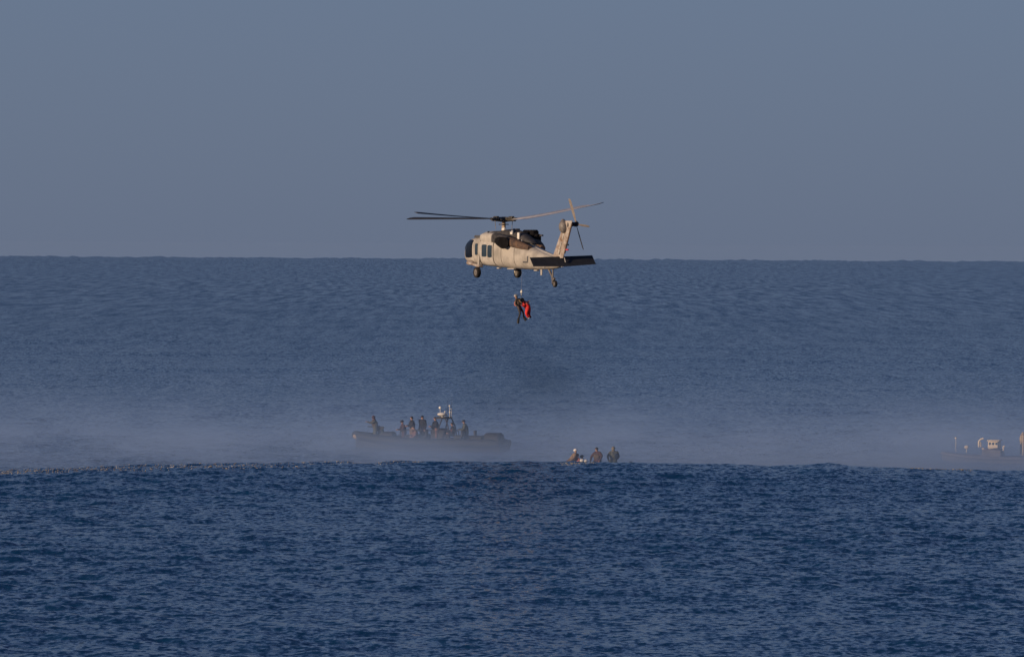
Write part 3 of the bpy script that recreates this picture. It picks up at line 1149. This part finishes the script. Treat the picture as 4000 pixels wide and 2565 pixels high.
# belly fittings
for (X, y, z, s) in ((-5.7, .15, -3.3, (.2, .05, .36)), (-.9, .75, -3.06, (.3, .2, .08)), (-4.9, .1, -3.18, (.4, .2, .08)), (-2.6, .7, -3.09, (.9, .2, .07))):
    q = MB()
    q.box((X, y, z), s, bev=.2)
    q.build('blade_antenna' if s[2] > .2 else 'belly_fitting', M['heli2'], heli, HL)
# rescue hoist on the far side, with its cable and hook
hook_w = at(2037.5, 1139, HEL_D)
hk = inv @ (hook_w - hub_w)
q = MB()
q.tube([(hk.x + .35, hk.y, -1.02), (hk.x - .35, hk.y, -1.02)], .16, 12)
q.tube([(hk.x, hk.y, -1.02), (hk.x, -1.0, -1.05)], .07, 8)
q.build('rescue_hoist', M['soot'], heli, HL)
q = MB()
q.tube([(hk.x, hk.y, -1.2), (hk.x, hk.y, hk.z + .1)], .006, 6)
q.build('hoist_cable', M['metal'], heli, HL)
q = MB()
q.tube([(hk.x, hk.y, hk.z + .11), (hk.x, hk.y, hk.z + .04), (hk.x, hk.y, hk.z - .06), (hk.x, hk.y, hk.z - .09)], [.03, .07, .085, .04], 10)
q.tube([(hk.x, hk.y, hk.z - .08), (hk.x + .05, hk.y, hk.z - .16), (hk.x, hk.y, hk.z - .22)], .02, 6)
q.build('hoist_hook', M['white'], heli, HL)


# ------------------------------------------------------------------ the two on the cable
def scr(px, py, dy=0.0, o=(2030, 1200)):
    return ((px - o[0]) / 62.0, dy, (o[1] - py) / 62.0)


base = hook_w.copy()
o_w = at(2030, 1200, HEL_D)
o_w.x += 0
pose = dict(pelvis=scr(2028, 1200), chest=scr(2024, 1178), neck=scr(2018, 1166), head=scr(2014.5, 1156, -.02),
            shl=scr(2015, 1172, -.13), shr=scr(2032, 1170, .14), ell=scr(2013, 1188, -.20), elr=scr(2043, 1181, .10),
            wrl=scr(2022, 1196, -.32), wrr=scr(2055, 1183, -.02), hil=scr(2026, 1204, -.09), hir=scr(2032, 1203, .09),
            knl=scr(2032, 1222, -.14), knr=scr(2043, 1217, .10), anl=scr(2027, 1240, -.06), anr=scr(2046, 1235, .14),
            tol=scr(2025.5, 1247, -.10), tor=scr(2048.5, 1241, .10), look=(-1, -.4, 0))
r1, P1, fc1, hv1 = person('rescuer in dark wetsuit and pale helmet hanging from the hoist below the helicopter', o_w, 0, pose, 'olive', boots='wet', legs='wet')
headgear(r1, P1, Vector((-1, -.3, 0)).normalized(), hv1, 'helmet', 'grey_helmet', .88)
mask = MB()
mask.box(P1['head'] + Vector((.075, -.02, -.02)), (.07, .18, .16), bev=.3)
mask.build('helmet_back', M['boot'], r1)
vest(r1, P1, 'olive', 'harness_vest', .95)
q = MB()
q.tube([P1['chest'] + Vector((.05, -.19, .13)), P1['chest'] + Vector((.14, -.2, .0)), P1['chest'] + Vector((.22, -.16, -.06))], .045, 8)
q.build('harness_strap', M['tan'], r1)
q = MB()
q.tube([P1['shl'] + Vector((-.06, -.02, -.12)), P1['shl'] + Vector((-.07, -.05, -.3)), P1['shl'] + Vector((.02, -.08, -.36))], .045, 8)
q.build('rescue_strop', M['pinkred'], r1)
q = MB()
q.tube([hook_w - o_w + Vector((0, 0, -.2)), P1['chest'] + Vector((.15, 0, .12))], .018, 6)
q.build('lifting_strap', M['boot'], r1)
for s_ in ('l', 'r'):
    a_, t_ = P1['an' + s_], P1['to' + s_]
    dv = (Vector((-.03, 0, -.26)) if s_ == 'l' else Vector((.12, 0, -.16)))
    q = MB()
    q.tube([a_, t_, t_ + dv], [.065, .10, .10], 10, flat=.8)
    q.build('swim_fin', M['boot'], r1)

o2 = at(2060, 1200, HEL_D + .15)
sc2 = lambda px, py, dy=0.0: scr(px, py, dy, (2060, 1200))
pose = dict(pelvis=sc2(2064, 1203), chest=sc2(2052, 1187), neck=sc2(2044, 1180), head=sc2(2040, 1172, .02),
            shl=sc2(2046, 1186, -.12), shr=sc2(2052, 1180, .16), ell=sc2(2048, 1197, -.22), elr=sc2(2058, 1184, .25),
            wrl=sc2(2040, 1192, -.28), wrr=sc2(2064, 1178, .2), hil=sc2(2062, 1207, -.1), hir=sc2(2066, 1206, .1),
            knl=sc2(2055, 1223, -.22), knr=sc2(2066, 1226, .06), anl=sc2(2064, 1240, -.10), anr=sc2(2071, 1238, .10),
            tol=sc2(2062, 1243, -.16), tor=sc2(2076, 1240, .05), look=(-1, 0, 0))
r2, P2, fc2, hv2 = person('person in bright red suit hanging beside the rescuer on the hoist cable', o2, 0, pose, 'red', thick=1.5, boots='maroon')
headgear(r2, P2, Vector((-1, 0, 0)), hv2, 'hood', 'navy')
q = MB()
q.tube([P2['chest'] + Vector((-.1, -.1, .1)), P2['chest'] + Vector((.18, -.12, -.02)), P2['belly'] + Vector((.15, .1, .1))], .05, 8)
q.build('sling', M['boot'], r2)
q = MB()
q.tube([P2['anl'] + Vector((-.03, -.05, -.02)), P2['anl'] + Vector((.05, -.05, -.05))], .03, 8)
q.build('ankle_light', M['white'], r2)


# ------------------------------------------------------------------ grey rigid inflatable beyond the swell
def boat_hull(L, B, D0, m_hull, m_tube, parent, tube_r=.28, sheer=.55, tube_z=.55, tname='inflatable_collar'):
    st_ = []
    n = 18
    for i in range(n + 1):
        t = i / n
        x = -L / 2 + L * t
        w = B / 2 * (1 - max(0, (t - .55) / .45) ** 2.2)
        st_.append((x, max(w, .03), sheer * max(0, (t - .45) / .55) ** 2))
    rg = []
    for x, w, sh in st_:
        zk = -D0 + sh * .9
        zt = tube_z + sh
        rg.append([(x, -w, zt), (x, -w * .85, zk + (zt - zk) * .35), (x, 0, zk), (x, w * .85, zk + (zt - zk) * .35), (x, w, zt), (x, w * .8, zt - .1), (x, 0, zt - .14), (x, -w * .8, zt - .1)])
    q = MB()
    q.rings(rg)
    h = q.build('hull', m_hull, parent)
    if tube_r:
        q = MB()
        pts = [(x, -w, tube_z + sh + .05) for x, w, sh in st_] + [(x, w, tube_z + sh + .05) for x, w, sh in st_[::-1]][1:]
        pts = pts[:1] + pts[1:]
        q.tube(pts, [tube_r * (.6 if i in (0, len(pts) - 1) else 1) for i in range(len(pts))], 10)
        q.build(tname, m_tube, parent)
    return h, st_


RD = 436.0
rc = at(1680, 1765, RD)
RZ = math.radians(180 - 16)
rhib = empty('rigid_inflatable_boat', (rc.x, rc.y, 0.02), RZ,
             'long grey rigid inflatable boat carrying a standing crew in the spray mist', 'boat')
boat_hull(10.7, 2.9, .45, M['hull'], M['tube'], rhib, .30, .42, .48)
kx = RD / F
# local x forward = screen left (foreshortened by cos 16)
def rl(px, ly, z=0.0):
    c = math.cos(RZ)
    s = math.sin(RZ)
    wx = at(px, 1700, RD).x - rc.x
    # wx = lx*c - ly*s
    lx = (wx + ly * s) / c
    return (lx, ly, z)


q = MB()
q.ball((5.15, 0, .86), (.42, .34, .24), 12)
q.build('bow_fender', M['fender'], rhib)
q = MB()
x_ = rl(1720, 0)[0]
q.box((x_, 0, .95), (1.3, 1.1, 1.1), taper=.85)
q.box((x_ + 1.15, 0, .75), (.7, .9, .7))
con = q.build('console', M['hull'], rhib)
q = MB()
q.box((x_ + .45, 0, 1.72), (.06, 1.0, .5), rot=Matrix.Rotation(math.radians(-18), 3, 'Y'))
q.build('windscreen', M['glass'], con)
for px, ly in ((1600, .5), (1600, -.5), (1650, .5), (1650, -.5), (1790, .5), (1790, -.5), (1840, 0)):
    q = MB()
    lx = rl(px, ly)[0]
    q.box((lx, ly, .78), (.6, .42, .5), taper=.9)
    q.box((lx - .3, ly, 1.15), (.12, .4, .45))
    q.build('jockey_seat', M['deck'], rhib)
# arch with canopy, radar and lamps
ax = rl(1745, 0)[0]
q = MB()
for sy in (-.95, .95):
    q.tube([(ax - .5, sy, .5), (ax - .35, sy * .9, 1.6), (ax - .1, sy * .75, 2.25)], .045, 8)
    q.tube([(ax + .5, sy, .5), (ax + .3, sy * .9, 1.6), (ax + .1, sy * .75, 2.25)], .04, 8)
q.tube([(ax, -.75, 2.25), (ax, .75, 2.25)], .05, 8)
q.build('arch', M['hull'], rhib)
q = MB()
q.box((rl(1734, 0)[0], 0, 2.22), (.85, 1.3, .12), bev=.3)
q.build('canopy', M['deck'], rhib)
q = MB()
q.ball((rl(1728, .2)[0], .2, 2.46), (.36, .36, .13), 16)
q.tube([(rl(1728, .2)[0], .2, 2.26), (rl(1728, .2)[0], .2, 2.4)], .08, 8)
q.build('radar_dome', M['white'], rhib)
for px, ly, z, r in ((1756, .3, 3.05, .065), (1763, .1, 2.82, .055), (1757, -.2, 2.62, .07), (1738, .3, 2.64, .06), (1719, -.1, 2.90, .11)):
    lx = rl(px, ly)[0]
    q = MB()
    q.tube([(lx, ly, 2.25), (lx, ly, z)], .015, 6)
    q.ball((lx, ly, z), (r, r, r * .9), 10)
    q.build('mast_lamp' if r < .1 else 'satellite_dome', M['white'], rhib)
for px in (1745, 1760):
    lx = rl(px, .4)[0]
    q = MB()
    q.tube([(lx, .4, 2.2), (lx - .1, .4, 3.6)], [.015, .007], 6)
    q.build('whip_antenna', M['gun'], rhib)
# stern: engine box
q = MB()
q.box((-4.55, 0, .92), (1.3, 1.5, .6), taper=.8, bev=.2)
q.box((-3.5, 0, .82), (.9, 1.8, .4), bev=.2)
q.build('engine_cover', M['tube'], rhib)
q = MB()
lx = rl(1478, 0)[0]
q.tube([(lx, 0, .9), (lx, 0, 1.35)], [.12, .05], 8)
q.tube([(lx - .4, 0, 1.5), (lx + .8, 0, 1.55)], .035, 8)
q.box((lx - .1, 0, 1.47), (.5, .12, .18))
q.build('mounted_gun', M['gun'], rhib)
bx = rl(1540, 0)[0]
q = MB()
q.box((rl(1520, 0)[0], 0, .95), (.9, 1.1, .55), taper=.8, bev=.2)
q.build('deck_locker', M['hull'], rhib)
for sy in (-1, 1):
    q = MB()
    q.tube([rl(1560, sy * 1.15, .8), rl(1565, sy * 1.15, 1.35), rl(1790, sy * 1.15, 1.35), rl(1795, sy * 1.15, .8)], .025, 6)
    q.build('grab_rail', M['hull'], rhib)


def on_boat(root_loc, rz, l):
    return Vector(root_loc) + Matrix.Rotation(rz, 3, 'Z') @ Vector(l)


GR = 'crew aboard the grey rigid inflatable'


def put(label, boat_loc, brz, lpos, yaw, pose, suit, hg, hgm, vm=None, vn='life_vest', group=None, thick=1.0, legs=None, sc=1.0, vw=1.0):
    if group == GR:
        sc = 1.06
    r, P, fc, hv = person(label, on_boat(boat_loc, brz, lpos), yaw, pose, suit, group, thick=thick, legs=legs, scale=sc)
    if hg:
        headgear(r, P, fc, hv, hg, hgm)
    if vm:
        vest(r, P, vm, vn, vw)
    return r, P


RL = rhib.location
# world yaw: facing left = pi ; toward camera-left = 200..235 degrees
FL = math.radians
GR = 'crew aboard the grey rigid inflatable'
a, Pp = put('crew member in reddish hood at the bow gun of the grey inflatable', RL, RZ, rl(1466, .1, .42), FL(195), stand_pose('aim', .06), 'green', 'hood', 'maroon', 'olive', group=GR, thick=1.38, vw=1.15)
put('crew member crouched behind the bow gunner on the grey inflatable', RL, RZ, rl(1498, -.2, .45), FL(170), sit_pose(.40, .30, 'hold'), 'green', 'helmet', 'boot', 'navy', group=GR, thick=1.44, vw=1.15)
put('dim crew member standing ahead of the console of the grey inflatable, leftmost of the group', RL, RZ, rl(1578, .2, .15), FL(200), stand_pose('hold', .05), 'maroon', 'helmet', 'navy', 'navy', group=GR, thick=1.32, vw=1.15)
put('bare faced crew member in dark vest and lighter brown trousers amidships', RL, RZ, rl(1611, .45, .42), FL(205), stand_pose('hold'), 'navy', 'hair', 'hair', 'navy', group=GR, thick=1.4, vw=1.15, legs='tan')
put('tallest crew member in dark clothing and cap amidships on the grey inflatable', RL, RZ, rl(1652, .2, .48), FL(225), stand_pose('down'), 'navy', 'cap', 'boot', 'navy', group=GR, thick=1.44, vw=1.15)
put('bare headed crew member with orange brown trousers beside the white radar dome', RL, RZ, rl(1705, .3, .40), FL(200), stand_pose('hold', .03), 'navy', 'hair', 'hair', 'navy', group=GR, thick=1.4, vw=1.15, legs='pinkbrown')
put('seated crew member in dull salmon clothing low among the standing midship crew', RL, RZ, rl(1628, .75, .25), FL(205), sit_pose(.42, .12), 'pinkbrown', 'hair', 'hair', 'pinkbrown', group=GR, thick=1.35, vw=1.1)
put('seated crew member in pink top under the arch of the grey inflatable', RL, RZ, rl(1772, .5, .42), FL(200), sit_pose(.50, .05), 'hull', 'hair', 'hair', 'pinkred', group=GR, vw=.8)
put('crew member in bulky dark helmet standing at the stern of the grey inflatable', RL, RZ, rl(1822, .1, .22), FL(185), stand_pose('hold', .08), 'green', 'helmet', 'hull', 'navy', group=GR, thick=1.50, vw=1.15)

# ------------------------------------------------------------------ small inflatable hidden behind the swell
SD = 392.0
sc_ = at(2320, 1800, SD)
SZ = math.radians(180 + 8)
szl = sea_at(sc_.x, SD)
small = empty('inflatable_dinghy', (sc_.x, SD, szl + .10), SZ, 'low dark inflatable dinghy half hidden behind the swell crest', 'boat')
q = MB()
pts = []
for i in range(33):
    t = i / 32
    if t < .36:
        pts.append((-2.1 + 3.4 * t / .36, -.75, .32))
    elif t > .64:
        pts.append((1.3 - 3.4 * (t - .64) / .36, .75, .32))
    else:
        a_ = math.pi * (t - .36) / .28
        pts.append((1.3 + .75 * math.sin(a_), -.75 * math.cos(a_), .32 + .22 * math.sin(a_)))
q.tube(pts, [.10] + [.24] * 31 + [.10], 12)
q.build('inflatable_tube', M['tube'], small)
q = MB()
q.box((-.3, 0, .2), (3.4, 1.2, .08))
q.build('floor', M['deck'], small)
q = MB()
q.box((-2.05, 0, .35), (.1, 1.2, .5))
q.build('transom', M['hull'], small)
q = MB()
q.box((-2.3, 0, .75), (.4, .32, .4), taper=.8, bev=.25)
q.tube([(-2.3, 0, .6), (-2.35, 0, -.3)], [.12, .07], 8)
q.build('outboard_motor', M['gun'], small)


def sl(px, ly, z=0.0):
    wx = at(px, 1780, SD).x - sc_.x
    c, s = math.cos(SZ), math.sin(SZ)
    return ((wx + ly * s) / c, ly, z)


def kneel(lean=.1, arms='knees', sc=1.0):
    p = dict(pelvis=(0, 0, .42), chest=(lean, 0, .80), neck=(lean * 1.5, 0, .99), head=(lean * 1.7 + .04, 0, 1.14),
             shl=(lean, .20, .90), shr=(lean, -.20, .90), hil=(.02, .12, .38), hir=(.02, -.12, .38),
             knl=(.36, .20, .12), knr=(.36, -.20, .12), anl=(-.06, .18, .07), anr=(-.06, -.18, .07), tol=(-.2, .18, .04), tor=(-.2, -.18, .04))
    if arms == 'wide':
        p.update(ell=(lean + .05, .46, .74), elr=(lean + .05, -.46, .70), wrl=(.22, .36, .46), wrr=(.22, -.40, .46))
    elif arms == 'knees':
        p.update(ell=(lean + .05, .36, .66), elr=(lean + .05, -.36, .66), wrl=(.30, .26, .48), wrr=(.30, -.26, .48))
    else:
        p.update(ell=(lean + .2, .34, .66), elr=(lean + .2, -.34, .62), wrl=(.44, .22, .46), wrr=(.42, -.2, .44))
    return p


SLc = small.location
GS = 'people in the low inflatable dinghy'
def zoff(py_top, h):
    """height of the figure's base so that its head top shows at photo row py_top"""
    return at(2300, py_top, SD).z - h - SLc.z
zc = zoff(1751, 1.27)
put('person in white helmet and tan sleeves leaning forward, leftmost in the dinghy', SLc, SZ, sl(2240, 0, zc), FL(196), kneel(-.10, 'hold'), 'tan', 'helmet', 'white', 'olive', group=GS, thick=1.4, legs='olive')
put('low figure in pinkish red top crouching beside a pale bundle in the dinghy', SLc, SZ, sl(2262, .1, zoff(1777, 1.16)), FL(200), kneel(.05, 'hold'), 'pinkred', 'hair', 'maroon', 'pinkred', group=GS, thick=.9)
q = MB()
bn = on_boat(SLc, SZ, sl(2273, .35, zoff(1790, .25)))
q.ball((0, 0, .14), (.17, .15, .11), 10)
q.ball((.22, .02, .12), (.16, .12, .10), 10)
q.ball((.02, .02, .20), (.08, .07, .06), 8)
b_ = q.build('bundle', M['white'])
b_.location = bn
tag(b_, 'pale bundle resting on the dinghy tube beside the figure in red', 'bundle')
put('small dark helmeted figure low in the dinghy, right of the pale bundle', SLc, SZ, sl(2281, -.2, zoff(1776, 1.27)), FL(190), kneel(.05), 'green', 'helmet', 'green', 'green', group=GS, thick=.9)
put('bare faced person in dark reddish jacket with elbows out, middle of the dinghy', SLc, SZ, sl(2335, .05, zoff(1749, 1.22)), FL(225), kneel(.04, 'wide'), 'maroon', 'hair', 'hair', 'olive', group=GS, thick=1.6, vw=1.3)
put('bulky person in camouflage hood and grey green jacket, rightmost in the dinghy', SLc, SZ, sl(2397, 0, zoff(1742, 1.30)), FL(100), kneel(.04), 'green', 'hood', 'camo', 'green', group=GS, thick=1.45, vw=1.25)
# ------------------------------------------------------------------ hazy patrol boat at the right edge
PD = 417.0
pc = at(3905, 1775, PD)
PZ = math.radians(180 - 12)
pat = empty('patrol_boat', (pc.x, pc.y, -.05), PZ, 'cream cabined patrol boat with brownish hull fading in the mist at the right edge', 'boat')
boat_hull(7.6, 2.6, .5, M['hull2'], M['hull2'], pat, .12, .25, .30, 'rubbing_strake')


def pl(px, ly, z=0.0):
    wx = at(px, 1780, PD).x - pc.x
    c, s = math.cos(PZ), math.sin(PZ)
    return ((wx + ly * s) / c, ly, z)


def pz(py):
    return at(3850, py, PD).z + .05


q = MB()
x0, x1 = pl(3864, 0)[0], pl(3906, 0)[0]
q.box(((x0 + x1) / 2, 0, (pz(1720) + pz(1750)) / 2), (abs(x1 - x0), 1.5, pz(1720) - pz(1750)), taper=.92)
cab = q.build('cabin', M['cream'], pat)
q = MB()
q.box(((x0 + x1) / 2 + .1, 0, (pz(1752) + .15) / 2), (abs(x1 - x0) + .7, 1.5, pz(1752) - .15), taper=.9)
q.build('deckhouse', M['hull2'], pat)
q = MB()
q.box(((x0 + x1) / 2, 0, pz(1719)), (abs(x1 - x0) + .08, 1.6, .07))
q.build('roof', M['cream'], cab)
for i in range(3):
    q = MB()
    q.box((x0 + (x1 - x0) * (.2 + .3 * i), 0, pz(1731)), (.13, 1.47, .16), bev=.1)
    q.build('window', M['glass'], cab)
q = MB()
q.tube([pl(3822, .5, pz(1745)), pl(3822, .5, pz(1722)), pl(3830, .5, pz(1714)), pl(3840, .5, pz(1711))], .05, 8)
q.tube([pl(3828, .4, pz(1745)), pl(3826, .4, pz(1724))], .10, 8)
q.build('windscreen_frame', M['cream'], pat)
q = MB()
q.tube([pl(3836, .3, pz(1750)), pl(3852, .3, pz(1758)), pl(3868, .3, pz(1752)), pl(3868, .3, pz(1762))], .06, 8)
q.build('side_rail', M['cream'], pat)
q = MB()
q.tube([pl(3736, 0, pz(1765)), pl(3736, 0, pz(1713))], .018, 6)
q.ball(pl(3736, 0, pz(1712)), .07, 8)
q.build('bow_staff', M['cream'], pat)
q = MB()
q.ball(pl(3776, .3, pz(1746)), (.16, .12, .12), 8)
q.tube([pl(3776, .3, pz(1746)), pl(3776, .3, pz(1768))], .03, 6)
q.build('searchlight', M['cream'], pat)
q = MB()
q.ball(pl(3718, 0, pz(1784)), (.2, .2, .14), 8)
q.build('bow_fender', M['fender'], pat)
q = MB()
q.tube([pl(3917, .4, pz(1768)), pl(3917, .4, pz(1742)), pl(3922, .4, pz(1740))], .06, 6)
q.build('deck_post', M['cream'], pat)
q = MB()
for sy in (-1, 1):
    q.tube([pl(3990, sy * .9, pz(1775)), pl(3992, sy * .8, pz(1700)), pl(3995, 0, pz(1688))], .07, 8)
q.box(pl(4000, 0, pz(1712)), (.5, 1.3, .5), bev=.2)
q.build('stern_arch', M['fender'], pat)

# ------------------------------------------------------------------ foam and painted sun glints on the swell crest
def foam():
    rnd = random.Random(5)
    mb = MB()
    for i in range(1500):
        u = rnd.random()
        px = (rnd.random() ** 1.3) * 1150 if u < .7 else rnd.choice([rnd.uniform(1500, 1800), rnd.uniform(2190, 2330), rnd.uniform(3550, 3800), rnd.uniform(1150, 1500)])
        d = RIDGE_D + rnd.uniform(-5.5, .6) * (1 if px < 1200 else .35)
        x = at(px, 1800, d).x
        h = sea_at(x, d)
        w = rnd.uniform(.015, .06) * (1 if rnd.random() < .93 else 3.0)
        ln = rnd.uniform(.03, .12)
        hh = rnd.uniform(.004, .035)
        n = 6
        br = 1 if rnd.random() < .12 else 0
        ring0, ring1 = [], []
        for k in range(n):
            a_ = 2 * math.pi * k / n
            r = rnd.uniform(.6, 1.1)
            xx, yy = x + w * r * math.cos(a_), d + ln * r * math.sin(a_)
            ring0.append((xx, yy, h - .05))
            ring1.append((x + w * r * .6 * math.cos(a_), d + ln * r * .6 * math.sin(a_), h + hh))
        mb.rings([ring0, ring1], br)
    o = mb.build('crest_foam_glints', [M['dull_fleck'], M['fleck']])
    tag(o, 'pale flecks of foam and painted sun glints along the swell crest', 'foam', kind='stuff')


foam()
